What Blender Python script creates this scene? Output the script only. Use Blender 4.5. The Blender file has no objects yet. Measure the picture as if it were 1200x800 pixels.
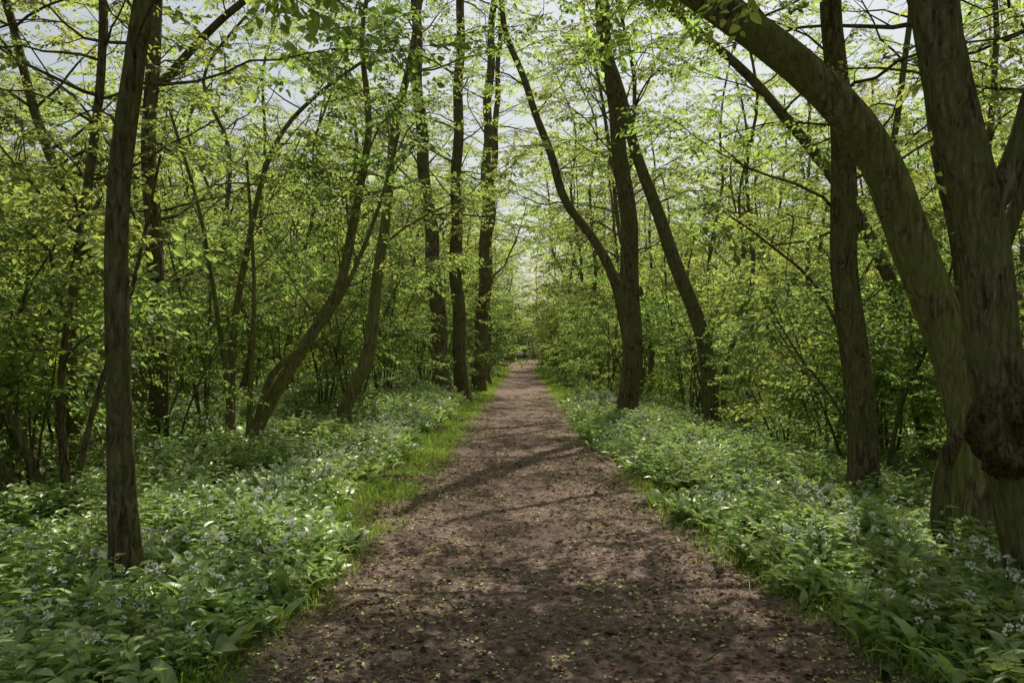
import bpy, math, numpy as np
from mathutils import Vector, Quaternion
sc=bpy.context.scene

# ---------------------------------------------------------------- helpers
def vnoise(x,y,seed=0):
    x=np.asarray(x,float);y=np.asarray(y,float)
    xi=np.floor(x).astype(int);yi=np.floor(y).astype(int)
    fx=x-xi;fy=y-yi
    fx=fx*fx*(3-2*fx);fy=fy*fy*(3-2*fy)
    def h(a,b):
        n=(a*374761393+b*668265263+seed*1442695041)&0x7fffffff
        n=((n^(n>>13))*1274126177)&0x7fffffff
        n=n^(n>>16)
        return (n&0xffff)/65535.0
    return (h(xi,yi)*(1-fx)+h(xi+1,yi)*fx)*(1-fy)+(h(xi,yi+1)*(1-fx)+h(xi+1,yi+1)*fx)*fy
def fbm(x,y,seed=0,o=4):
    s=0;a=.5
    for i in range(o):
        s=s+a*vnoise(x*2**i,y*2**i,seed+i);a*=.5
    return s
def sm(a,b,x):
    t=np.clip((np.asarray(x,float)-a)/(b-a),0,1);return t*t*(3-2*t)
def cx(y):
    y=np.asarray(y,float)
    return 0.22*np.exp(-np.clip(y-3,0,None)/5)+0.02*np.sin(y*.3)+0.0035*np.clip(y-78,0,60)**2
def hw(y):
    y=np.asarray(y,float)
    return 1.22+0.60*np.exp(-np.clip(y-3.3,0,None)/4)
def ground(x,y):
    x=np.asarray(x,float);y=np.asarray(y,float)
    u=x-cx(y)
    far=sm(8,24,y)
    L=sm(1.3,3.2,-u)*(0.08+0.36*far)+sm(5,14,-u)*(-0.35)
    R=sm(1.35,2.2,u)*(0.05+0.12*far)-sm(2.5,5.5,u)*(0.42+0.15*far)-sm(6,14,u)*.3
    amp=0.14*sm(1.5,3.5,np.abs(u))
    return L+R+amp*(fbm(x*.6,y*.6,3)-.5)*1.4+0.6*sm(50,110,y)

class MB:
    def __init__(s): s.v=[];s.f=[];s.m=[];s.n=0;s.sm=[]
    def add(s,v,q,mat=0,smooth=True):
        v=np.asarray(v,float);q=np.asarray(q,int)
        s.v.append(v);s.f.append(q+s.n);s.m.append(np.full(len(q),mat));s.sm.append(np.full(len(q),smooth));s.n+=len(v)
    def mesh(s,name,mats):
        v=np.concatenate(s.v);q=np.concatenate(s.f)
        me=bpy.data.meshes.new(name)
        me.vertices.add(len(v));me.vertices.foreach_set('co',v.astype(np.float32).ravel())
        me.loops.add(len(q)*4);me.loops.foreach_set('vertex_index',q.astype(np.int32).ravel())
        me.polygons.add(len(q));me.polygons.foreach_set('loop_start',(np.arange(len(q))*4).astype(np.int32))
        me.polygons.foreach_set('material_index',np.concatenate(s.m).astype(np.int32))
        me.polygons.foreach_set('use_smooth',np.concatenate(s.sm).astype(bool))
        for m in mats: me.materials.append(m)
        me.update(calc_edges=True);me.validate()
        return me
    def obj(s,name,mats,link=True):
        o=bpy.data.objects.new(name,s.mesh(name,mats))
        if link: sc.collection.objects.link(o)
        return o

def resample(P,n):
    P=np.asarray(P,float)
    Q=np.vstack([2*P[0]-P[1],P,2*P[-1]-P[-2]])
    out=[]
    m=len(P)-1
    for t in np.linspace(0,m-1e-6,n):
        i=int(t);f=t-i
        a,b,c,d=Q[i],Q[i+1],Q[i+2],Q[i+3]
        out.append(.5*((2*b)+(-a+c)*f+(2*a-5*b+4*c-d)*f*f+(-a+3*b-3*c+d)*f**3))
    return np.array(out)
def tube(mb,P,R,k=6,mat=0,flute=0,seed=0):
    P=np.asarray(P,float);R=np.asarray(R,float);n=len(P)
    T=np.gradient(P,axis=0);T/=np.linalg.norm(T,axis=1)[:,None]+1e-9
    mt=np.abs(T.mean(0));ref=np.zeros(3);ref[np.argmin(mt)]=1
    A=np.cross(T,ref);A/=np.linalg.norm(A,axis=1)[:,None]+1e-9
    B=np.cross(T,A)
    th=np.arange(k)/k*2*np.pi
    rr=np.repeat(R[:,None],k,1)
    if flute>0:
        s=np.r_[0,np.cumsum(np.linalg.norm(np.diff(P,axis=0),axis=1))][:,None]
        f=np.sin(3*th+seed+s*.5)+.6*np.sin(5*th-seed*2+s*.8)+.8*np.sin(2*th+s*1.3+seed)+.5*np.sin(s*2.1+th+seed)
        f=f+1.3*(vnoise(np.cos(th)[None]*1.6+s*.3+seed*9,s*2.2+np.sin(th)[None]*1.6,5)-.5)*2
        f=f+1.0*(vnoise(np.cos(th)[None]*4+s*.5+seed*5,s*6+np.sin(th)[None]*4,6)-.5)*2
        rr=rr*(1+flute*f)
    V=P[:,None,:]+rr[:,:,None]*(np.cos(th)[None,:,None]*A[:,None,:]+np.sin(th)[None,:,None]*B[:,None,:])
    i=np.arange(n-1)[:,None]*k;j=np.arange(k)[None,:];j2=(j+1)%k
    q=np.stack([i+j,i+j2,i+k+j2,i+k+j],-1).reshape(-1,4)
    mb.add(V.reshape(-1,3),q,mat)
def unit(v): return v/(np.linalg.norm(v,axis=-1,keepdims=True)+1e-9)
LQ=np.array([[0,5,4,3],[0,1,2,5]])
def leaves(base,d,nrm,size,wid=.62,fold=.22,droop=.12):
    d=unit(d);side=unit(np.cross(nrm,d));nn=np.cross(d,side)
    s=size[:,None]
    def p(a,b,c): return base+s*(a*d+b*side+c*nn)
    w=wid/2
    V=np.stack([base,p(.33,w,fold*w*2),p(.7,w*.72,fold*w-droop*.5),p(.33,-w,fold*w*2),p(.7,-w*.72,fold*w-droop*.5),p(1,0,-droop)],1)
    N=len(base)
    q=(np.arange(N)[:,None,None]*6+LQ[None]).reshape(-1,4)
    return V.reshape(-1,3),q

# ---------------------------------------------------------------- spray templates
def spray_template(rng,nl=32,ls=.090,L=.62):
    bs=[];ds=[];ns=[];ss=[]
    mb=MB()
    def twig(p0,a,l,n,r):
        pts=[];p=np.array(p0,float)
        for i in range(5):
            pts.append(p.copy());a+=rng.normal(0,.12)
            p=p+l/4*np.array([math.cos(a),math.sin(a),-.05-.04*i+rng.normal(0,.04)])
        pts=np.array(pts)
        tube(mb,pts[[0,2,4]],np.linspace(r,.0012,3),3,0)
        for i in range(n):
            t=(i+.8)/n*4;t=min(t,3.99);j=int(t);q=pts[j]+(pts[j+1]-pts[j])*(t-j)
            sd=1 if i%2 else -1
            aa=a+sd*rng.uniform(.5,1.1) if i<n-1 else a
            dd=np.array([math.cos(aa),math.sin(aa),rng.normal(-.2,.35)])
            bs.append(q+dd*.012);ds.append(dd);ns.append(np.array([rng.normal(0,.45),rng.normal(0,.45),1]));ss.append(ls*rng.uniform(.5,1.25))
    twig([0,0,0],0,L,int(nl*.4),.004)
    twig([L*.25,0,-.01],.7,L*.55,int(nl*.3),.003)
    twig([L*.4,0,-.02],-.7,L*.5,int(nl*.3),.003)
    V,q=leaves(np.array(bs),np.array(ds),np.array(ns),np.array(ss))
    wv=np.concatenate(mb.v);wq=np.concatenate(mb.f)
    return wv,wq,V,q
r=np.random.default_rng(3)
TEMPL=[spray_template(r) for _ in range(5)]
def bake_sprays(mb,S,rng,wm=0,lm=1,twigs=True,prune=.38,off=(0,0)):
    if not S: return
    pos=np.array([s[0] for s in S])
    nz=.45*vnoise((pos[:,0]+off[0])*.6+pos[:,2]*.25,(pos[:,1]+off[1])*.6+pos[:,2]*.5,55)+.55*vnoise((pos[:,0]+off[0])*1.5-pos[:,2]*.9,(pos[:,1]+off[1])*1.5+pos[:,2]*1.1,56)
    keep=nz>prune+.055
    S=[s for s,k in zip(S,keep) if k];pos=pos[keep]
    yaw=np.array([s[1] for s in S]);pit=np.array([s[2] for s in S]);rol=np.array([s[3] for s in S]);sca=np.array([s[4] for s in S])
    cy,sy,cp,sp,cr,sr=np.cos(yaw),np.sin(yaw),np.cos(pit),np.sin(pit),np.cos(rol),np.sin(rol)
    R=np.empty((len(S),3,3))
    R[:,0,0]=cy*cp;R[:,0,1]=cy*sp*sr-sy*cr;R[:,0,2]=cy*sp*cr+sy*sr
    R[:,1,0]=sy*cp;R[:,1,1]=sy*sp*sr+cy*cr;R[:,1,2]=sy*sp*cr-cy*sr
    R[:,2,0]=-sp;R[:,2,1]=cp*sr;R[:,2,2]=cp*cr
    k=rng.integers(0,len(TEMPL),len(S))
    for ti,(wv,wq,lv,lq) in enumerate(TEMPL):
        m=k==ti
        if not m.any(): continue
        for V,q,mat in ((wv,wq,wm),(lv,lq,lm)):
            if mat==wm and not twigs: continue
            W=np.einsum('nij,vj->nvi',R[m],V)*sca[m][:,None,None]+pos[m][:,None,:]
            Q=q[None]+np.arange(m.sum())[:,None,None]*len(V)
            mb.add(W.reshape(-1,3),Q.reshape(-1,4),mat,smooth=(mat==wm))

def wander(p0,d,L,n,rng,up=.0,wob=.12):
    pts=[np.array(p0,float)];d=unit(np.array(d,float))
    for i in range(n-1):
        d=unit(d+rng.normal(0,wob,3)+np.array([0,0,up]))
        pts.append(pts[-1]+d*L/(n-1))
    return np.array(pts)
def add_sprays(S,pts,rng,step,sc_,t0=.15):
    seg=np.linalg.norm(np.diff(pts,axis=0),axis=1);L=seg.sum()
    n=max(1,int(L/step));m=len(pts)-1
    for i in range(n+1):
        t=(t0+(1-t0)*i/n)*m;t=min(t,m-1e-4);j=int(t)
        p=pts[j]+(pts[j+1]-pts[j])*(t-j);d=pts[j+1]-pts[j]
        yaw=math.atan2(d[1],d[0])+(rng.uniform(.3,1.1)*(1 if i%2 else -1) if i<n else rng.normal(0,.2))
        S.append((p,yaw,rng.normal(.05,.28),rng.normal(0,.32),sc_*rng.uniform(.65,1.25)))
def grow(mb,S,spine,r0,r1,rng,t0=.35,nb=14,bl=2.8,k=14,sscale=1.,step=.3,elev=(.2,.9),flare=1.5,flute=.03,subs=1.6,npts=40,rbk=1.,taper=.45):
    P=resample(spine,npts)
    seg=np.r_[0,np.cumsum(np.linalg.norm(np.diff(P,axis=0),axis=1))];H=seg[-1];t=seg/H
    sd=rng.uniform(0,6)
    P[:,0]+=.16*r0*(np.sin(seg*2.2+sd)-np.sin(sd));P[:,1]+=.16*r0*(np.sin(seg*1.7+2*sd)-np.sin(2*sd))
    R=r0+(r1-r0)*t**.8
    R=R*(1+(flare-1)*np.exp(-seg/.25))
    tube(mb,P,R,k,0,flute=flute,seed=sd)
    az=rng.uniform(0,6.28)
    for i in range(nb):
        tt=t0+(1-t0)*((i+rng.uniform(0,.9))/nb)
        j=min(int(np.searchsorted(t,tt)),npts-2)
        az+=2.4+rng.normal(0,.4)
        a=az
        e=rng.uniform(*elev)
        L=bl*rng.uniform(.55,1.15)*(1-taper*(tt-t0)/(1-t0))
        rb=min(R[j]*.4,.008+.008*L)*rbk
        b=wander(P[j],[math.cos(a)*math.cos(e),math.sin(a)*math.cos(e),math.sin(e)],L,9,rng,up=-.02,wob=.18)
        tube(mb,b,np.linspace(rb,.004,9),6,0)
        ns=max(2,int(L*subs))
        for s_ in range(ns):
            ts=.18+.79*(s_+rng.random())/ns;jj=min(int(ts*8),7)
            d=b[jj+1]-b[jj];d=unit(d)
            ang=rng.choice([-1,1])*rng.uniform(.5,1.1)
            c,s2=math.cos(ang),math.sin(ang)
            d2=np.array([d[0]*c-d[1]*s2,d[0]*s2+d[1]*c,d[2]*.5+rng.normal(.05,.25)])
            l2=L*rng.uniform(.25,.5)
            sb=wander(b[jj],d2,l2,6,rng,up=-.02,wob=.16)
            tube(mb,sb[[0,2,3,5]],np.linspace(max(.003,rb*.4),.002,4),3,0)
            add_sprays(S,sb,rng,step,sscale)
        add_sprays(S,b[5:],rng,step,sscale)
    return P,R

# ---------------------------------------------------------------- materials
def newmat(name):
    m=bpy.data.materials.new(name);m.use_nodes=True;nt=m.node_tree;nt.nodes.clear()
    out=nt.nodes.new('ShaderNodeOutputMaterial');return m,nt,out
def leafmat(name,dif,tr,mix=.5,gloss=.05,rough=.4,var=.35,clump=True,ovar=(.8,1.15),hue=(.474,.520)):
    m,nt,out=newmat(name);N=nt.nodes;L=nt.links
    g=N.new('ShaderNodeNewGeometry');oi=N.new('ShaderNodeObjectInfo')
    a=N.new('ShaderNodeMapRange');a.inputs['To Min'].default_value=1-var;a.inputs['To Max'].default_value=1+var
    L.new(g.outputs['Random Per Island'],a.inputs['Value']);
    b=N.new('ShaderNodeMapRange');b.inputs['To Min'].default_value=hue[0];b.inputs['To Max'].default_value=hue[1]
    if clump:
        noi=N.new('ShaderNodeTexNoise');noi.inputs['Scale'].default_value=.45;noi.inputs['Detail'].default_value=0
        L.new(g.outputs['Position'],noi.inputs['Vector']);b.inputs['From Min'].default_value=.3;b.inputs['From Max'].default_value=.7
        L.new(noi.outputs['Fac'],b.inputs['Value'])
    else: L.new(oi.outputs['Random'],b.inputs['Value'])
    c=N.new('ShaderNodeMapRange');c.inputs['To Min'].default_value=ovar[0];c.inputs['To Max'].default_value=ovar[1]
    L.new(oi.outputs['Random'],c.inputs['Value'])
    mu=N.new('ShaderNodeMath');mu.operation='MULTIPLY';L.new(a.outputs[0],mu.inputs[0]);L.new(c.outputs[0],mu.inputs[1])
    def vary(col):
        hsv=N.new('ShaderNodeHueSaturation');hsv.inputs['Color'].default_value=(*col,1)
        L.new(mu.outputs[0],hsv.inputs['Value']);L.new(b.outputs[0],hsv.inputs['Hue']);return hsv.outputs[0]
    d=N.new('ShaderNodeBsdfDiffuse');t=N.new('ShaderNodeBsdfTranslucent')
    L.new(vary(dif),d.inputs['Color']);L.new(vary(tr),t.inputs['Color'])
    mx=N.new('ShaderNodeMixShader');mx.inputs[0].default_value=mix;L.new(d.outputs[0],mx.inputs[1]);L.new(t.outputs[0],mx.inputs[2])
    last=mx
    if gloss>0:
        gl=N.new('ShaderNodeBsdfGlossy');gl.inputs['Roughness'].default_value=rough;gl.inputs['Color'].default_value=(.95,.95,.8,1)
        m2=N.new('ShaderNodeMixShader');m2.inputs[0].default_value=gloss;L.new(mx.outputs[0],m2.inputs[1]);L.new(gl.outputs[0],m2.inputs[2]);last=m2
    L.new(last.outputs[0],out.inputs['Surface']);return m
def barkmat(name,c1,c2,moss,mossamt=.5,scale=9,bump=1.):
    m,nt,out=newmat(name);N=nt.nodes;L=nt.links
    tc=N.new('ShaderNodeTexCoord');mp=N.new('ShaderNodeMapping');mp.inputs['Scale'].default_value=(scale*2.2,scale*2.2,scale*.5)
    L.new(tc.outputs['Object'],mp.inputs['Vector'])
    n1=N.new('ShaderNodeTexNoise');n1.inputs['Scale'].default_value=1.4;n1.inputs['Detail'].default_value=6;n1.inputs['Roughness'].default_value=.74;n1.inputs['Distortion'].default_value=.8
    L.new(mp.outputs[0],n1.inputs['Vector'])
    cr=N.new('ShaderNodeValToRGB');cr.color_ramp.elements[0].position=.41;cr.color_ramp.elements[0].color=(*c1,1);cr.color_ramp.elements[1].position=.60;cr.color_ramp.elements[1].color=(*c2,1)
    L.new(n1.outputs['Fac'],cr.inputs['Fac'])
    n2=N.new('ShaderNodeTexNoise');n2.inputs['Scale'].default_value=2.6;n2.inputs['Detail'].default_value=6;n2.inputs['Roughness'].default_value=.75
    L.new(tc.outputs['Object'],n2.inputs['Vector'])
    cr2=N.new('ShaderNodeValToRGB');cr2.color_ramp.elements[0].position=.42;cr2.color_ramp.elements[0].color=(0,0,0,1);cr2.color_ramp.elements[1].position=.56;cr2.color_ramp.elements[1].color=(mossamt,)*3+(1,)
    L.new(n2.outputs['Fac'],cr2.inputs['Fac'])
    mx=N.new('ShaderNodeMixRGB');L.new(cr2.outputs[0],mx.inputs[0]);L.new(cr.outputs[0],mx.inputs[1]);mx.inputs[2].default_value=(*moss,1)
    bp=N.new('ShaderNodeBump');bp.inputs['Strength'].default_value=bump;bp.inputs['Distance'].default_value=.06;L.new(n1.outputs['Fac'],bp.inputs['Height'])
    b=N.new('ShaderNodeBsdfDiffuse')
    L.new(mx.outputs[0],b.inputs['Color']);L.new(bp.outputs[0],b.inputs['Normal']);L.new(b.outputs[0],out.inputs['Surface']);return m
def soilmat(name,cols,scale,bump=.5,det=6):
    m,nt,out=newmat(name);N=nt.nodes;L=nt.links
    g=N.new('ShaderNodeNewGeometry')
    n1=N.new('ShaderNodeTexNoise');n1.inputs['Scale'].default_value=scale;n1.inputs['Detail'].default_value=det;n1.inputs['Roughness'].default_value=.78
    n2=N.new('ShaderNodeTexNoise');n2.inputs['Scale'].default_value=1.1;n2.inputs['Detail'].default_value=3
    for n in (n1,n2): L.new(g.outputs['Position'],n.inputs['Vector'])
    cr=N.new('ShaderNodeValToRGB');cr.color_ramp.elements[0].position=.38;cr.color_ramp.elements[0].color=(*cols[0],1);cr.color_ramp.elements[1].position=.64;cr.color_ramp.elements[1].color=(*cols[1],1)
    L.new(n1.outputs['Fac'],cr.inputs['Fac'])
    mx=N.new('ShaderNodeMixRGB');mx.blend_type='MIX';mx.inputs[2].default_value=(*cols[2],1);L.new(cr.outputs[0],mx.inputs[1])
    mr=N.new('ShaderNodeMapRange');mr.inputs['From Min'].default_value=.45;mr.inputs['From Max'].default_value=.65;mr.inputs['To Max'].default_value=.6;L.new(n2.outputs['Fac'],mr.inputs['Value']);L.new(mr.outputs[0],mx.inputs[0])
    b=N.new('ShaderNodeBsdfDiffuse')
    bp=N.new('ShaderNodeBump');bp.inputs['Strength'].default_value=bump;bp.inputs['Distance'].default_value=.04;L.new(n1.outputs['Fac'],bp.inputs['Height'])
    L.new(mx.outputs[0],b.inputs['Color']);L.new(bp.outputs[0],b.inputs['Normal']);L.new(b.outputs[0],out.inputs['Surface']);return m

LEAF=leafmat('tree_leaf',(.08,.12,.024),(.62,.77,.15),.54,gloss=.03,rough=.45,ovar=(.62,1.14))
LEAFD=leafmat('shrub_leaf',(.06,.105,.02),(.52,.69,.13),.50,gloss=.03,rough=.45,ovar=(.55,1.12))
GARL=leafmat('garlic_leaf',(.26,.35,.12),(.46,.62,.13),.36,gloss=.07,rough=.40,var=.4,clump=False,hue=(.485,.51))
GRASS=leafmat('grass_blade',(.18,.26,.05),(.50,.66,.10),.42,gloss=0,clump=False,hue=(.485,.52))
LITT=leafmat('litter_leaf',(.52,.50,.22),(.25,.25,.06),.2,gloss=0,var=.7,clump=False)
DEAD=leafmat('dead_leaf',(.18,.11,.065),(.10,.06,.03),.15,gloss=0,var=.6,clump=False)
WHITE=leafmat('garlic_flower',(.82,.82,.74),(.6,.6,.5),.2,gloss=0,var=.05,clump=False)
BARK=barkmat('bark',(.055,.042,.025),(.31,.245,.15),(.20,.22,.07),.65)
BARKD=barkmat('bark_dark',(.042,.032,.02),(.26,.20,.12),(.18,.195,.065),.6)
BARKG=barkmat('bark_mossy',(.09,.073,.04),(.36,.30,.165),(.22,.245,.065),.75,7)
BURLM=barkmat('bark_burl',(.04,.028,.018),(.27,.19,.12),(.15,.14,.05),.3,12,1.)
SOIL=soilmat('woodland_soil',((.025,.02,.014),(.075,.06,.04),(.04,.06,.02)),9)
PATH=soilmat('trodden_earth',((.085,.057,.043),(.42,.31,.25),(.20,.145,.115)),19,1.,8)

# ---------------------------------------------------------------- terrain
def axis(lo,hi,f0,f1,step,grow=1.12):
    a=list(np.arange(f0,f1+1e-6,step));s=step
    while a[-1]<hi: s*=grow;a.append(a[-1]+s)
    s=step
    while a[0]>lo: s*=grow;a.insert(0,a[0]-s)
    return np.array(a)
xs=axis(-300,300,-9,9,.12);ys=axis(-150,500,1,26,.16,1.05)
X,Y=np.meshgrid(xs,ys)
u=np.abs(X-cx(Y))
Z=ground(X,Y)-.06*(1-sm(-.1,.12,u-hw(Y)))+.02*(fbm(X*5,Y*5,9)-.5)-.1*sm(40,60,Y)*(1-sm(0,.6,u-hw(Y)))
mb=MB();nx=len(xs);ny=len(ys)
i=np.arange(ny-1)[:,None]*nx;j=np.arange(nx-1)[None]
Q=np.stack([i+j,i+j+1,i+nx+j+1,i+nx+j],-1).reshape(-1,4)
mb.add(np.stack([X,Y,Z],-1).reshape(-1,3),Q);mb.obj('ground',[SOIL])
ys=axis(-25,122,1.5,12,.025,1.025);us=np.linspace(-1,1,150)
U,Y=np.meshgrid(us,ys)
jit=.22*(fbm(Y*1.1,U*0+5,21)-.5)+.10*(vnoise(Y*6,U*0,4)-.5)
H=hw(Y)+.14+jit*2
X=cx(Y)+U*H
a=np.abs(U)
def ptop(X,Y): return .034*(fbm(X*5,Y*5,30)-.5)+.022*(vnoise(X*17,Y*17,33)-.5)+.02*(fbm(X*1.6,Y*1.6,31)-.5)
Z=ground(X,Y)+ptop(X,Y)-.02*np.exp(-(U/.35)**2)+.01-.09*sm(.93,1,a)
mb=MB();nx=len(us);ny=len(ys)
i=np.arange(ny-1)[:,None]*nx;j=np.arange(nx-1)[None]
Q=np.stack([i+j,i+j+1,i+nx+j+1,i+nx+j],-1).reshape(-1,4)
mb.add(np.stack([X,Y,Z],-1).reshape(-1,3),Q);mb.obj('dirt_path',[PATH])
def psurf(x,y):
    U=(x-cx(y))/(hw(y)+.14)
    return ground(x,y)+ptop(x,y)-.02*np.exp(-(U/.35)**2)+.01

# ---------------------------------------------------------------- named near trees (world coordinates, metres)
def tree(name,spines,mat=BARK,leaf=LEAF,seed=1,prune=.41,**kw):
    rng=np.random.default_rng(seed);mb=MB();S=[]
    base=np.array(spines[0][0][0],float);gz=float(ground(base[0],base[1]))
    org=np.array([base[0],base[1],gz])
    for pts,r0,r1,o in spines:
        k=dict(kw);k.update(o);P=np.array(pts,float)
        if P[0,2]<1: P[0,2]=float(ground(P[0,0],P[0,1]))-.12
        grow(mb,S,P-org,r0,r1,rng,**k)
    bake_sprays(mb,S,rng,off=base[:2],prune=prune)
    o=mb.obj(name,[mat,leaf]);o.location=org;return o,mb
SHADE_LIMB=dict(t0=.12,flare=1.,npts=40,k=12,taper=.3,rbk=.8)  # growth settings for limbs added overhead to cast dappled shade on the path
tree('woodland_tree',[([(-2.57,5.2,0),(-2.66,5.2,.77),(-2.69,5.2,1.67),(-2.66,5.2,2.67),(-2.57,5.2,3.56),(-2.5,5.25,4.4),(-2.45,5.3,6),(-2.5,5.4,8.5)],.092,.04,dict(flare=1.8))],BARKD,seed=31,t0=.33,nb=22,bl=2.3,k=24,flute=.035,npts=110,elev=(.1,.8),rbk=.55,prune=.36)
def burl_tree():
    rng=np.random.default_rng(12);mb=MB();S=[]
    org=np.array([3.25,5.0,float(ground(3.25,5.0))])
    sp=np.array([(3.27,5,-.6),(3.2,5,.35),(3.1,5,.95),(3.03,5,1.3),(2.96,5,1.68),(2.87,5,2.47),(2.76,5.05,3.17),(2.68,5.1,3.81),(2.6,5.2,5),(2.5,5.3,7),(2.5,5.4,10),(2.6,5.5,13)],float)
    grow(mb,S,sp-org,.185,.07,rng,t0=.32,nb=20,bl=3.4,k=36,flute=.028,flare=1.2,npts=170,rbk=.7,taper=.2)
    sp=np.array([(2.9,5.0,2.5),(3.05,4.98,2.75),(3.2,4.95,3.3),(3.4,4.9,4.2),(3.6,4.9,6)],float)
    grow(mb,S,sp-org,.09,.04,rng,t0=.3,nb=9,bl=2.0,k=18,flute=.02,flare=1.,npts=50,rbk=.7)
    nu,nv=110,70
    th=np.linspace(0,2*np.pi,nu,endpoint=False);ph=np.linspace(.02,np.pi-.02,nv)
    T,Ph=np.meshgrid(th,ph)
    a_,b_=np.cos(T)*np.sin(Ph),np.sin(T)*np.sin(Ph);c_=np.cos(Ph)
    face=unit(np.array([-.45,-1,.05]));ang=np.arccos(np.clip(a_*face[0]+b_*face[1]+c_*face[2],-1,1))
    rr=1-.38*np.exp(-(ang/.30)**2)+.14*np.exp(-((ang-.62)/.22)**2)
    rr=rr+.26*(vnoise(a_*4+c_*2+20,b_*4+c_*3+20,8)-.5)+.18*(vnoise(a_*9+c_*4+20,b_*9+c_*9+20,9)-.5)+.08*(vnoise(a_*20+c_*9+20,b_*20+c_*19+20,10)-.5)
    V=np.stack([.25*rr*a_,.24*rr*b_,.27*rr*c_],-1)+np.array([2.95,4.82,1.12])-org
    i=np.arange(nv-1)[:,None]*nu;j=np.arange(nu)[None];j2=(j+1)%nu
    mb.add(V.reshape(-1,3),np.stack([i+j,i+nu+j,i+nu+j2,i+j2],-1).reshape(-1,4),2)
    bake_sprays(mb,S,rng,prune=.39)
    o=mb.obj('burled_tree',[BARK,LEAF,BURLM]);o.location=org
burl_tree()
tree('leaning_tree',[([(3.66,6.55,-.4),(3.62,6.5,.55),(3.54,6.5,1.33),(3.35,6.5,2.03),(3.08,6.5,2.73),(2.82,6.45,3.18),(2.46,6.4,3.6),(1.92,6.3,4.06),(1.36,6.2,4.45),(.7,6.2,4.95),(-.1,6.5,5.7),(-.8,7,6.9),(-1.2,7.6,8.6)],.205,.08,dict()),
 ([(.7,6.2,4.95),(.2,7.0,5.5),(0,7.9,6.2),(-.2,8.8,7.2)],.07,.02,dict(SHADE_LIMB,nb=12,bl=2.0)),  # three added limbs whose leaves shade the near path
 ([(1.36,6.2,4.45),(1.2,7.0,5.3),(1.3,7.9,6.2),(1.4,8.8,7.4)],.06,.02,dict(SHADE_LIMB,nb=12,bl=2.0)),
 ([(-.3,6.6,5.95),(-1.2,7.2,6.4),(-2.2,7.8,6.8)],.05,.02,dict(SHADE_LIMB,nb=9,bl=1.8))],BARKG,seed=13,t0=.6,nb=18,bl=2.8,k=36,flute=.02,flare=1.45,npts=150,rbk=.7,taper=.1,elev=(.3,.9),prune=.36)
tree('woodland_tree',[([(3.74,8.8,-.4),(3.69,8.8,.6),(3.61,8.8,1.71),(3.49,8.8,3.6),(3.42,8.8,5.5),(3.4,8.9,9),(3.5,9,13)],.17,.06,dict(flare=1.35)),
 ([(3.46,8.8,4.6),(2.5,8.9,5.3),(1.3,9.1,5.8),(.1,9.3,6.2),(-1.2,9.5,6.8)],.065,.02,dict(SHADE_LIMB,nb=14,bl=2.0)),  # two added limbs reaching across the path for leaf shadows
 ([(3.42,8.85,6.6),(2.3,9.5,7.6),(1.1,10.1,8.3),(-.3,10.5,8.9),(-1.6,10.7,9.4)],.07,.02,dict(SHADE_LIMB,nb=11,bl=2.0))],BARKD,seed=14,t0=.22,nb=22,bl=3.1,k=26,npts=120,rbk=.7,taper=.1,prune=.39)
tree('woodland_tree',[([(2.36,18,.1),(2.40,18,1.5),(2.41,18,3.2),(2.24,18,5.7),(1.93,18,8),(1.79,18,9.6),(1.6,18,12),(1.7,18.2,16)],.25,.09,dict(flare=1.4))],BARKD,seed=15,t0=.3,nb=20,bl=3.4,k=20,npts=80,prune=.43)
tree('woodland_tree',[([(4.1,17,-.1),(4.02,17,.6),(3.69,17,2.36),(3.06,17,4.0),(2.51,17,5.64),(1.97,17,7.46),(1.69,17.2,8.8),(1.6,17.2,12)],.19,.07,dict(flare=1.4))],BARKD,seed=16,t0=.4,nb=14,bl=2.8,k=18,npts=70,prune=.43)
tree('woodland_tree',[([(2.9,21,.1),(2.63,21,2.7),(1.95,21,4.4),(1.08,21,5.7),(.66,21,7.0),(.1,21,8.6),(-.5,21,10.3),(-.6,21,13)],.17,.06,dict())],BARKD,seed=17,t0=.4,nb=14,bl=2.8,k=16,npts=50,prune=.43)
tree('woodland_tree',[([(7.2,14,-.5),(6.6,14,2.5),(5.5,14,4.6),(4.4,14,6.0),(3.2,14,7.2),(1.9,14,8.4),(1.2,14,10)],.15,.05,dict())],BARKD,seed=18,t0=.3,nb=14,bl=2.8,k=16,npts=50,prune=.43)
tree('woodland_tree',[([(-2.36,24,.4),(-2.6,24,3.45),(-2.88,24,6.5),(-3.1,24,9.1),(-3.2,24,12.2),(-3.2,24,17)],.27,.1,dict())],BARKD,seed=19,t0=.25,nb=24,bl=4,k=18,npts=50,prune=.38)
tree('woodland_tree',[([(-1.82,25,.4),(-2.05,25,4.5),(-2.0,25,8.3),(-1.9,25,12.2),(-1.7,25,17)],.24,.1,dict())],BARKD,seed=20,t0=.3,nb=22,bl=3.8,k=18,npts=50,prune=.40)
tree('woodland_tree',[([(-1.75,31,.4),(-1.5,31,5.2),(-1.4,31,10.7),(-1.2,31,14.8),(-1,31,19)],.29,.1,dict())],BARKD,seed=21,t0=.2,nb=24,bl=4,k=16,npts=40,prune=.37)
tree('woodland_tree',[([(-1.75,38,.4),(-1.6,38,6),(-1.3,38,11),(-1,38,18)],.26,.1,dict())],BARKD,seed=22,t0=.15,nb=24,bl=4,k=14,npts=40,prune=.33)
tree('woodland_tree',[([(-3.5,15,.18),(-3.2,15,.9),(-2.93,15,1.6),(-2.69,15,3.4),(-2.45,15,5.5),(-2.2,15,6.9),(-1.8,15,9)],.14,.05,dict())],BARKG,LEAFD,seed=23,t0=.38,nb=18,bl=2.6,k=16,npts=60)
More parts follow.
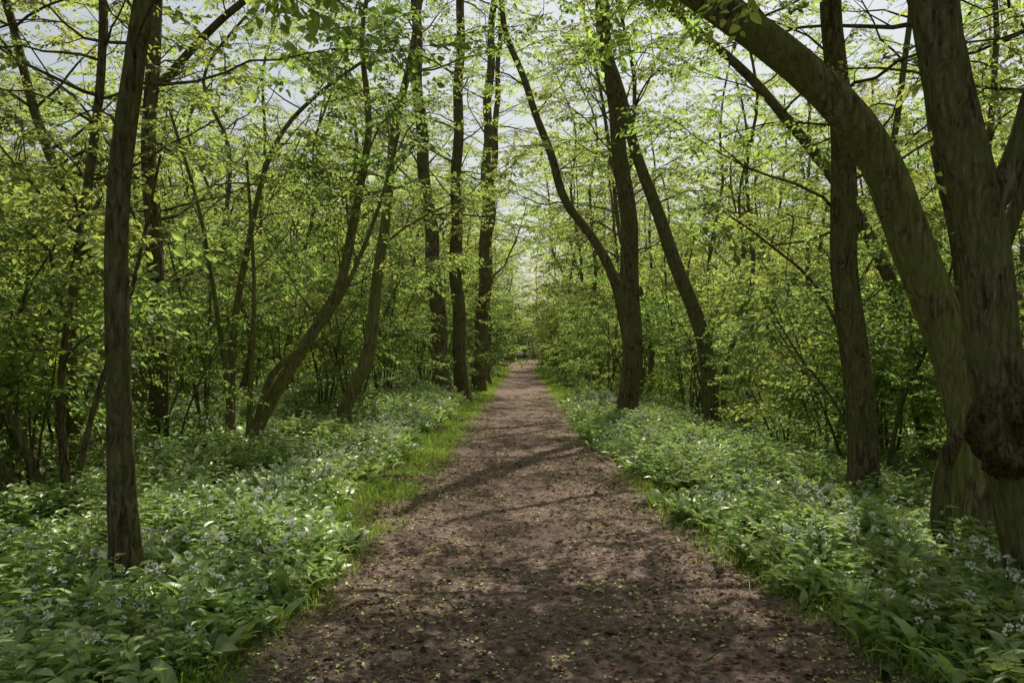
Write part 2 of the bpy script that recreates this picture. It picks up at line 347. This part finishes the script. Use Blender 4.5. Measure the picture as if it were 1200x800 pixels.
tree('hazel_tree',[([(-4.38,12.5,.04),(-3.78,12.5,1.09),(-3.18,12.5,2.1),(-2.77,12.5,2.97),(-2.44,12.5,4.98),(-2.5,12.5,6.6),(-2.3,12.4,7.8)],.12,.03,dict()),
 ([(-4.65,12.6,.09),(-4.58,12.6,1.76),(-4.3,12.6,3.64),(-3.9,12.5,4.84),(-3.24,12.5,5.65),(-1.9,12.3,6.5)],.08,.02,dict()),
 ([(-4.25,12.4,.05),(-3.9,12.3,1.2),(-3.3,12.2,1.75),(-2.7,12,2.5),(-2.2,11.8,3.6),(-1.8,11.6,4.8)],.065,.02,dict()),
 ([(-4.2,12.2,.05),(-4.1,12.0,1.4),(-4.0,11.8,2.8),(-4.05,11.6,4.4)],.05,.02,dict()),
 ([(-4.5,12.4,.05),(-4.7,12.3,2),(-5.0,12.2,3.8),(-5.4,12,5.4)],.06,.02,dict())],BARKG,LEAFD,seed=24,t0=.42,nb=10,bl=1.9,k=12,npts=40,flare=1.3)
tree('woodland_tree',[([(-5.55,12,0),(-5.45,12,1.5),(-5.6,12,3.5),(-5.7,12.2,6),(-5.5,12.3,10),(-5.2,12.3,14)],.15,.06,dict()),
 ([(-5.65,12.1,5.6),(-4.4,12.0,6.8),(-3.0,11.9,7.6),(-1.5,11.9,8.2),(0,12,8.9)],.07,.02,dict(SHADE_LIMB,nb=11,bl=1.9))],BARKD,LEAFD,seed=25,t0=.16,nb=26,bl=3.3,k=16,npts=50,taper=.1)  # added limb, hung over the path to break up the sun
tree('woodland_tree',[([(-5.2,9.2,0),(-5.25,9.2,2),(-5.0,9.2,4),(-4.9,9.2,6),(-5,9.3,9)],.075,.03,dict())],BARKD,LEAFD,seed=26,t0=.22,nb=20,bl=2.4,k=14,npts=50)
tree('hazel_tree',[([(-4.5,7.6,0),(-4.8,7.5,.9),(-5.3,7.4,1.9),(-5.9,7.3,3.3)],.055,.02,dict()),
 ([(-4.4,7.7,0),(-4.55,7.8,1.2),(-4.4,7.9,2.6),(-3.9,8,4.2)],.05,.015,dict()),
 ([(-4.3,7.5,0),(-4.0,7.4,1.1),(-3.6,7.3,2.2),(-3.3,7.2,3.4)],.035,.012,dict()),
 ([(-4.6,7.5,0),(-5.2,7.6,.8),(-6.1,7.8,1.8)],.05,.02,dict())],BARKD,LEAFD,seed=27,t0=.3,nb=9,bl=1.5,k=10,npts=30,flare=1.2)
tree('hazel_tree',[([(4.6,10.5,-.4),(4.35,10.5,1.3),(3.9,10.5,2.4),(3.2,10.4,3.0),(2.6,10.3,3.4)],.045,.012,dict()),
 ([(4.65,10.6,-.4),(4.6,10.7,1.5),(4.3,10.8,3.0),(4.4,10.8,4.6)],.05,.015,dict()),
 ([(4.7,10.5,-.4),(4.9,10.4,.9),(5.3,10.3,1.9),(5.6,10.2,3.2)],.04,.012,dict()),
 ([(4.55,10.4,-.4),(4.1,10.3,.8),(3.5,10.2,1.6),(3.1,10.1,2.2)],.03,.008,dict())],BARKD,LEAFD,seed=28,t0=.3,nb=8,bl=1.5,k=10,npts=30,flare=1.2,prune=.40)
tree('woodland_tree',[([(5.9,10.4,-.5),(5.7,10.4,3),(5.0,10.3,6.5),(4.2,10.2,9),(3.4,10.1,12)],.2,.07,dict())],BARKD,seed=29,t0=.42,nb=13,bl=3.7,k=16,npts=50,taper=.1,elev=(.0,.7),prune=.44)  # tree added so its high crown shades the foreground path

# ---------------------------------------------------------------- shared tree and shrub forms
def proto_tree(seed,H,r0,nb,bl,t0,ss,step,mat=BARKD,twigs=True,subs=1.3,prune=.43,bend=.38):
    rng=np.random.default_rng(seed);mb=MB();S=[]
    lean=rng.normal(0,.09,2)*H
    pts=[(0,0,-.4)]+[(lean[0]*t+rng.normal(0,bend),lean[1]*t+rng.normal(0,bend),H*t) for t in (.15,.35,.6,.8,1)]
    grow(mb,S,pts,r0,.04,rng,t0=t0,nb=nb,bl=bl,k=10,sscale=ss,step=step,npts=24,subs=subs)
    bake_sprays(mb,S,rng,twigs=twigs,prune=prune,off=(seed*3.3,seed*1.7));return mb.mesh('woodland_tree_form',[mat,LEAF])
def proto_shrub(seed,H,ns,nb,bl,t0,ss,step,twigs=True,subs=1.8,prune=.38):
    rng=np.random.default_rng(seed);mb=MB();S=[]
    for i in range(ns):
        a=rng.uniform(0,6.28);sp=rng.uniform(.12,.5);h=H*rng.uniform(.55,1)
        c,s=math.cos(a),math.sin(a)
        pts=[(c*.08,s*.08,-.2),(c*h*sp*.35,s*h*sp*.35,h*.35),(c*h*sp*.7+rng.normal(0,.2),s*h*sp*.7+rng.normal(0,.2),h*.7),(c*h*sp*1.2,s*h*sp*1.2,h)]
        grow(mb,S,pts,rng.uniform(.02,.045),.008,rng,t0=t0,nb=nb,bl=bl,k=6,sscale=ss,step=step,npts=14,flute=0,flare=1.1,subs=subs,elev=(-.1,.8))
    bake_sprays(mb,S,rng,twigs=twigs,prune=prune,off=(seed*3.3,seed*1.7));return mb.mesh('shrub_form',[BARKD,LEAFD])
TP=[proto_tree(100+i,H,.11,nb,bl,t0,1.3,.46) for i,(H,nb,bl,t0) in enumerate([(15,26,4.2,.18),(17,28,4.4,.25),(13,26,4,.12),(16,24,4.8,.2)])]
SP=[proto_shrub(200+i,H,ns,nb,bl,t0,1.0,.34) for i,(H,ns,nb,bl,t0) in enumerate([(4.2,5,9,1.4,.15),(5.4,6,10,1.6,.15),(3.0,6,8,1.2,.08),(6.5,5,12,1.9,.15)])]
FT=[proto_tree(120+i,H,.13,nb,bl,t0,2.0,.85,twigs=False,subs=1.3,prune=.38) for i,(H,nb,bl,t0) in enumerate([(15,26,4.6,.12),(17,28,4.8,.18),(13,26,4.4,.1)])]
FS=[proto_shrub(220+i,H,ns,nb,bl,t0,1.8,.75,twigs=False,subs=1.2,prune=.35) for i,(H,ns,nb,bl,t0) in enumerate([(4.5,5,8,1.7,.1),(6,5,9,1.9,.1)])]
placed=[(-2.6,5.2),(3.2,5),(3.6,6.5),(3.7,8.8),(2.4,18),(4,17)]
def ok(x,y,dm):
    return all((x-a)**2+(y-b)**2>dm*dm for a,b in placed)
rng=np.random.default_rng(42)
def put(me,name,x,y,s):
    o=bpy.data.objects.new(name,me);sc.collection.objects.link(o)
    o.location=(x,y,float(ground(x,y)));o.rotation_euler=(0,0,rng.uniform(0,6.28));o.scale=(s,s,s*rng.uniform(.9,1.1));return o
n=0
for t in range(6000):
    y=rng.uniform(-7,48);w=7+max(y,0)*.72
    x=rng.uniform(-w,w)
    if abs(x-float(cx(y)))<(4.2 if y>17 else 6) or not ok(x,y,4.2): continue
    placed.append((x,y));put(TP[rng.integers(len(TP))],'woodland_tree',x,y,rng.uniform(.8,1.15));n+=1
    if n>=58: break
pl=[];n=0
for (x,y,k,s) in [(-6.3,9.0,1,.95),(-3.9,18.5,1,1),(-7.2,11.5,3,.9),(-5.9,14.8,3,.9),(6.0,8.6,2,1),(7.4,8.6,0,1),(6.9,11.8,1,.9),(6.0,15.6,1,1),(4.6,22,1,1),(-3.6,20.8,1,.95),(-2.9,29,1,1),(2.9,27,3,.9),(2.8,33,1,1),(-2.8,35,3,.9),(2.6,40,1,1),(5.9,6.2,2,.9),
  (-5.2,8.4,2,.7),(-6.1,10.6,2,.9),(-4.9,11.0,2,.65),(-4.1,16.4,2,.8),(-7.0,7.4,2,.9),(5.3,12.8,2,.9),(4.9,15.0,2,.7),(4.4,19.0,2,1),(3.4,23.5,2,1),(6.3,13.8,0,.9),(-3.2,26.5,2,1),(3.0,30,2,1),(2.9,36,0,1)]:
    pl.append((x,y));put(SP[k],'hazel_shrub',x,y,s)
for t in range(9000):
    y=rng.uniform(5,48);w=5+y*.72
    x=rng.uniform(-w,w)
    if abs(x-float(cx(y)))<(6 if y<14 else (5 if y<18 else 3.1)): continue
    if not all((x-a)**2+(y-b)**2>2.1**2 for a,b in pl): continue
    pl.append((x,y));put(SP[rng.integers(len(SP))],'hazel_shrub',x,y,rng.uniform(.7,1.15));n+=1
    if n>=155: break

# ---------------------------------------------------------------- instancer
def instancer(name,protos,pos,rot,scl,idx):
    col=bpy.data.collections.new(name+'_forms')
    for i,me in enumerate(protos):
        o=bpy.data.objects.new('%s_form_%02d'%(name,i),me);col.objects.link(o)
    me=bpy.data.meshes.new(name);me.vertices.add(len(pos));me.vertices.foreach_set('co',np.asarray(pos,np.float32).ravel())
    a=me.attributes.new('rot','FLOAT_VECTOR','POINT');a.data.foreach_set('vector',np.asarray(rot,np.float32).ravel())
    a=me.attributes.new('scl','FLOAT','POINT');a.data.foreach_set('value',np.asarray(scl,np.float32))
    a=me.attributes.new('idx','INT','POINT');a.data.foreach_set('value',np.asarray(idx,np.int32))
    ob=bpy.data.objects.new(name,me);sc.collection.objects.link(ob)
    nt=bpy.data.node_groups.new(name+'_gn','GeometryNodeTree')
    nt.interface.new_socket('Geometry',in_out='INPUT',socket_type='NodeSocketGeometry')
    nt.interface.new_socket('Geometry',in_out='OUTPUT',socket_type='NodeSocketGeometry')
    N=nt.nodes;L=nt.links
    gi=N.new('NodeGroupInput');go=N.new('NodeGroupOutput');ip=N.new('GeometryNodeInstanceOnPoints')
    ci=N.new('GeometryNodeCollectionInfo');ci.inputs['Collection'].default_value=col;ci.inputs['Separate Children'].default_value=True;ci.inputs['Reset Children'].default_value=True
    def na(nm,ty):
        n=N.new('GeometryNodeInputNamedAttribute');n.data_type=ty;n.inputs['Name'].default_value=nm;return n.outputs['Attribute']
    e=N.new('FunctionNodeEulerToRotation');L.new(na('rot','FLOAT_VECTOR'),e.inputs[0])
    L.new(gi.outputs[0],ip.inputs['Points']);L.new(ci.outputs[0],ip.inputs['Instance']);ip.inputs['Pick Instance'].default_value=True
    L.new(na('idx','INT'),ip.inputs['Instance Index']);L.new(e.outputs[0],ip.inputs['Rotation']);L.new(na('scl','FLOAT'),ip.inputs['Scale'])
    L.new(ip.outputs[0],go.inputs[0])
    md=ob.modifiers.new('scatter','NODES');md.node_group=nt;return ob
def scatter(name,protos,x,y,rng,s0,s1,tilt=.08,dz=0,slope=False):
    n=len(x);z=ground(x,y)+dz
    rot=np.stack([rng.normal(0,tilt,n),rng.normal(0,tilt,n),rng.uniform(0,6.28,n)],1)
    if slope:
        gx=(ground(x+.3,y)-ground(x-.3,y))/.6;gy=(ground(x,y+.3)-ground(x,y-.3))/.6
        for i in range(n):
            q=Vector((0,0,1)).rotation_difference(Vector((-gx[i],-gy[i],1)))@Quaternion((0,0,1),rot[i,2])
            rot[i]=q.to_euler()
    return instancer(name,protos,np.stack([x,y,z],1),rot,rng.uniform(s0,s1,n),rng.integers(0,len(protos),n))

rng=np.random.default_rng(5)
def jgrid(y0,y1,step,wf,keep):
    out=[]
    for yy in np.arange(y0,y1,step):
        w=wf(yy)
        for xx in np.arange(-w,w,step):
            x=xx+rng.uniform(-.45,.45)*step;y=yy+rng.uniform(-.45,.45)*step
            if keep(x,y): out.append((x,y))
    return np.array(out)
far=jgrid(50,124,5.6,lambda y:min(y*.7+5,62),lambda x,y:abs(x-float(cx(y)))>3.2 or y>114)
scatter('distant_trees',FT,far[:,0],far[:,1],rng,.95,1.4,.03)
far=jgrid(49,116,4.1,lambda y:min(y*.7+5,50),lambda x,y:abs(x-float(cx(y)))>2.5 or y>108)
scatter('distant_undergrowth',FS,far[:,0],far[:,1],rng,.75,1.2,.05)

# ---------------------------------------------------------------- ground cover
def strap(mb,base,yaw,L,w,arch,mat,rng,lift=.9,n=5):
    t=np.linspace(0,1,n)
    el=lift-arch*t
    ds=np.stack([np.cos(el)*math.cos(yaw),np.cos(el)*math.sin(yaw),np.sin(el)],1)*L/(n-1)
    C=np.vstack([[0,0,0],np.cumsum(ds[:-1],0)])+base
    side=np.array([-math.sin(yaw),math.cos(yaw),0]);tw=rng.normal(0,.25);side=side+np.array([0,0,tw])
    W=w*np.interp(t,[0,.25,.5,.75,1],[.12,.75,1,.7,.03])/2
    l=C+side*W[:,None]+np.array([0,0,1])*W[:,None]*.35;r_=C-side*W[:,None]+np.array([0,0,1])*W[:,None]*.35
    V=np.stack([l,C,r_],1).reshape(-1,3)
    q=[]
    for i in range(n-1):
        a=i*3;q+=[[a,a+1,a+4,a+3],[a+1,a+2,a+5,a+4]]
    mb.add(V,q,mat)
def garlic(seed,nfl,np_=13,sd=.13,n=5):
    rng=np.random.default_rng(seed);mb=MB()
    for i in range(np_):
        bx,by=rng.uniform(-1,1,2)*sd*1.8;q=rng.uniform(.65,1.12)
        for j in range(rng.integers(2,5)):
            strap(mb,np.array([bx,by,-.02]),rng.uniform(0,6.28),rng.uniform(.17,.30)*q,rng.uniform(.05,.085)*q,rng.uniform(.8,1.9),0,rng,rng.uniform(.9,1.45),n)
    for i in range(nfl):
        p=np.array([rng.uniform(-1,1)*sd*1.8,rng.uniform(-1,1)*sd*1.8,0]);h=rng.uniform(.24,.35)
        top=p+np.array([rng.normal(0,.03),rng.normal(0,.03),h])
        tube(mb,np.array([p,(p+top)/2+rng.normal(0,.008,3),top]),[.0025,.002,.002],3,0)
        m=16;d=unit(rng.normal(0,1,(m,3))+np.array([0,0,.6]));b=top+d*.012
        V,q=leaves(b,d,unit(rng.normal(0,1,(m,3))),np.full(m,.019),.75);mb.add(V,q,1,False)
    return mb.mesh('wild_garlic_form',[GARL,WHITE])
def herb(seed):
    rng=np.random.default_rng(seed);mb=MB()
    for i in range(10):
        p=np.array([rng.normal(0,.12),rng.normal(0,.12),-.02]);h=rng.uniform(.18,.36);ax=np.array([rng.normal(0,.1),rng.normal(0,.1),1])
        tube(mb,np.array([p,p+ax*h*.5,p+ax*h]),[.003,.0025,.002],3,0)
        m=10;t=np.linspace(.4,1,m)
        yaw=np.arange(m)*2.0+rng.uniform(0,6)
        d=np.stack([np.cos(yaw),np.sin(yaw),rng.uniform(-.3,.35,m)+t*.2],1)
        nr=np.stack([-.25*np.cos(yaw),-.25*np.sin(yaw),np.ones(m)],1)+rng.normal(0,.15,(m,3))
        V,q=leaves(p+ax*h*t[:,None],d,nr,rng.uniform(.06,.10,m),.45,.25,.2);mb.add(V,q,0,False)
    return mb.mesh('woodland_herb_form',[GARL])
def grass(seed,n=60,h0=.06,h1=.19,sd=.12):
    rng=np.random.default_rng(seed);mb=MB()
    for i in range(n):
        strap(mb,np.array([rng.normal(0,sd),rng.normal(0,sd),-.01]),rng.uniform(0,6.28),rng.uniform(h0,h1),rng.uniform(.003,.007),rng.uniform(.6,1.9),0,rng,rng.uniform(.8,1.5),4)
    return mb.mesh('grass_form',[GRASS])
GP=[garlic(300,1),garlic(301,1),garlic(302,2),garlic(303,0)]
GT=[garlic(340+i,f,95,.42) for i,f in enumerate((8,14,2,9))]
GF=[garlic(350+i,f,110,.55,3) for i,f in enumerate((12,5,18))]
HP=[herb(310),herb(311),herb(312)]
RP=[grass(320),grass(321),grass(322,40,.04,.12)]
rng=np.random.default_rng(6)
def band(n,y0,y1,umin,umax,p=1.):
    y=y0+(y1-y0)*rng.random(n)**p;s=np.where(rng.random(n)<.5,-1,1)
    u_=umin+(umax-umin)*rng.random(n);x=cx(y)+s*(hw(y)+u_)
    return x,y,u_,s
x,y,u_,s=band(2600,1.5,24,.1,1.4);m=(vnoise(x*.9,y*.9,77)-np.clip(.7-u_,0,1)*.55>.06)&((s>0)|(y<7)|(u_>.7))
scatter('wild_garlic_edge',GP,x[m],y[m],rng,.6,1.1,.1)
g=jgrid(1.5,24,.98,lambda y:11+y*.4,lambda x,y:abs(x-float(cx(y)))>float(hw(y))+(1.3 if (x<0 and y>6) else 1.0) and abs(x)<3.5+y*.75 and vnoise(x*.6,y*.6,71)>.1)
scatter('wild_garlic',GT,g[:,0],g[:,1],rng,.75,1.1,0,0,True)
g=jgrid(24,60,1.5,lambda y:5+y*.65,lambda x,y:abs(x-float(cx(y)))>float(hw(y))+1.2)
scatter('wild_garlic_drift',GF,g[:,0],g[:,1],rng,.95,1.3,0,0,True)
x,y,u_,s=band(1900,1.5,24,.12,5);m=(vnoise(x*.8+9,y*.8,78)>.42)&((s>0)|(y<8)|(u_>.8))
scatter('woodland_herbs',HP,x[m],y[m],rng,.7,1.25,.1)
x,y,u_,s=band(10000,2,70,-.12,1.15,1.45);m=(rng.random(len(x))<np.clip(1.15-np.abs(u_-.25)*np.where(s<0,.65,1.7),0,1))&(fbm(x*1.1,y*1.1,80)>.35)
scatter('verge_grass',RP,x[m],y[m],rng,.4,1.2,.15)

# litter on path and verge
def litter(name,n,mat,smin,smax,seed,th):
    y=2.2+28*rng.random(n)**1.8;e=rng.random(n);u_=np.where(rng.random(n)<.5,np.sign(e-.5)*np.abs(2*e-1)**.6,2*e-1)*(hw(y)+.3);x=cx(y)+u_
    k=fbm(x*1.7,y*1.7,seed)+.25*rng.random(n)>th;x=x[k];y=y[k];n=len(x)
    yaw=rng.uniform(0,6.28,n)
    z=psurf(x,y)+.004
    V,q=leaves(np.stack([x,y,z],1),np.stack([np.cos(yaw),np.sin(yaw),rng.normal(0.1,.2,n)],1),np.stack([rng.normal(0,.35,n),rng.normal(0,.35,n),np.ones(n)],1),rng.uniform(smin,smax,n)*rng.choice([.6,1,1,1.5],n),.6,.2)
    mb=MB();mb.add(V,q,0,False);mb.obj(name,[mat])
litter('fallen_leaf_litter',52000,LITT,.008,.030,90,.52)
litter('dead_leaf_litter',20000,DEAD,.015,.045,190,.50)
mb=MB()
for i in range(320):
    yy=2.5+14*rng.random()**1.5;uu=rng.uniform(-1,1);uu=np.sign(uu)*abs(uu)**.6
    xx=float(cx(yy))+uu*(float(hw(yy))+.3);a=rng.uniform(0,6.28);L_=rng.uniform(.04,.3)
    p=wander([xx,yy,0],[math.cos(a),math.sin(a),0],L_,5,rng,0,.12);p[:,2]=psurf(p[:,0],p[:,1])+.005
    tube(mb,p,np.linspace(rng.uniform(.002,.006),.0015,5),5,0)
mb.obj('fallen_twigs',[BARKG])
mb=MB()
cube=np.array([[-1,-1,-1],[1,-1,-1],[1,1,-1],[-1,1,-1],[-.7,-.7,.8],[.7,-.7,.8],[.7,.7,.8],[-.7,.7,.8]],float)
cq=np.array([[0,1,5,4],[1,2,6,5],[2,3,7,6],[3,0,4,7],[4,5,6,7],[3,2,1,0]])
n=9000;y=2.2+16*rng.random(n)**1.5;x=cx(y)+rng.uniform(-1,1,n)*(hw(y)+.15)
V=cube[None]+rng.normal(0,.28,(n,8,3));V*=(.003+.010*rng.random((n,1,1))**3)*np.array([1,1.1,.6])
a=rng.uniform(0,6.28,n);c,s=np.cos(a)[:,None],np.sin(a)[:,None]
V=np.stack([V[:,:,0]*c-V[:,:,1]*s,V[:,:,0]*s+V[:,:,1]*c,V[:,:,2]],-1)+np.stack([x,y,psurf(x,y)+.001],1)[:,None]
mb.add(V.reshape(-1,3),(cq[None]+np.arange(n)[:,None,None]*8).reshape(-1,4),0,False);mb.obj('path_gravel',[PATH])
mb=MB()
sp=resample([(3.2,6.0,-.5),(3.2,6.0,0),(3.12,6.0,.35),(3.14,6.0,.7),(3.22,5.95,.98)],30)
tube(mb,sp,np.linspace(.10,.05,30),18,0,flute=.09,seed=2)
tube(mb,resample([(3.22,5.95,.96),(3.23,5.95,1.03),(3.26,5.95,1.09)],5),[.046,.04,.025,.012,.001],8,0)
mb.obj('dead_stump',[BARKD])
mb=MB();p=resample([(1.75,3.9,0),(1.95,4.1,0),(2.15,4.15,0),(2.5,4.4,0)],16);p[:,2]=ground(p[:,0],p[:,1])+.03
tube(mb,p,np.linspace(.028,.012,16),8,0,flute=.06);mb.obj('fallen_branch',[BARKG])

# ---------------------------------------------------------------- light
EL,AZ=math.radians(56),math.radians(16)
w=bpy.data.worlds.new('World');sc.world=w;w.use_nodes=True
nt=w.node_tree;bg=nt.nodes['Background'];sk=nt.nodes.new('ShaderNodeTexSky');sk.sky_type='NISHITA';sk.sun_disc=False
sk.sun_elevation=EL;sk.sun_rotation=AZ;sk.dust_density=2.5;sk.air_density=1.8;sk.ozone_density=.3
desat=nt.nodes.new('ShaderNodeHueSaturation');desat.inputs['Saturation'].default_value=.5   # sky colour desaturated to cut the blue in the fill light
nt.links.new(sk.outputs[0],desat.inputs['Color']);nt.links.new(desat.outputs[0],bg.inputs['Color']);bg.inputs['Strength'].default_value=.1
sd=bpy.data.lights.new('sun','SUN');sd.energy=5;sd.angle=math.radians(.45);sd.color=(1,.96,.88)
so=bpy.data.objects.new('sun',sd);sc.collection.objects.link(so)
dv=Vector((math.sin(AZ)*math.cos(EL),math.cos(AZ)*math.cos(EL),math.sin(EL)))
so.rotation_euler=dv.to_track_quat('Z','Y').to_euler();so.location=dv*50
sc.view_settings.view_transform='Standard';sc.view_settings.look='None';sc.view_settings.exposure=0
# ---------------------------------------------------------------- camera
cd=bpy.data.cameras.new('camera');co=bpy.data.objects.new('camera',cd);sc.collection.objects.link(co);sc.camera=co
cd.lens=28;cd.sensor_width=36;cd.clip_start=.05;cd.clip_end=1500
co.location=(0,0,1.6);co.rotation_euler=(math.radians(90.74),0,math.radians(.74))
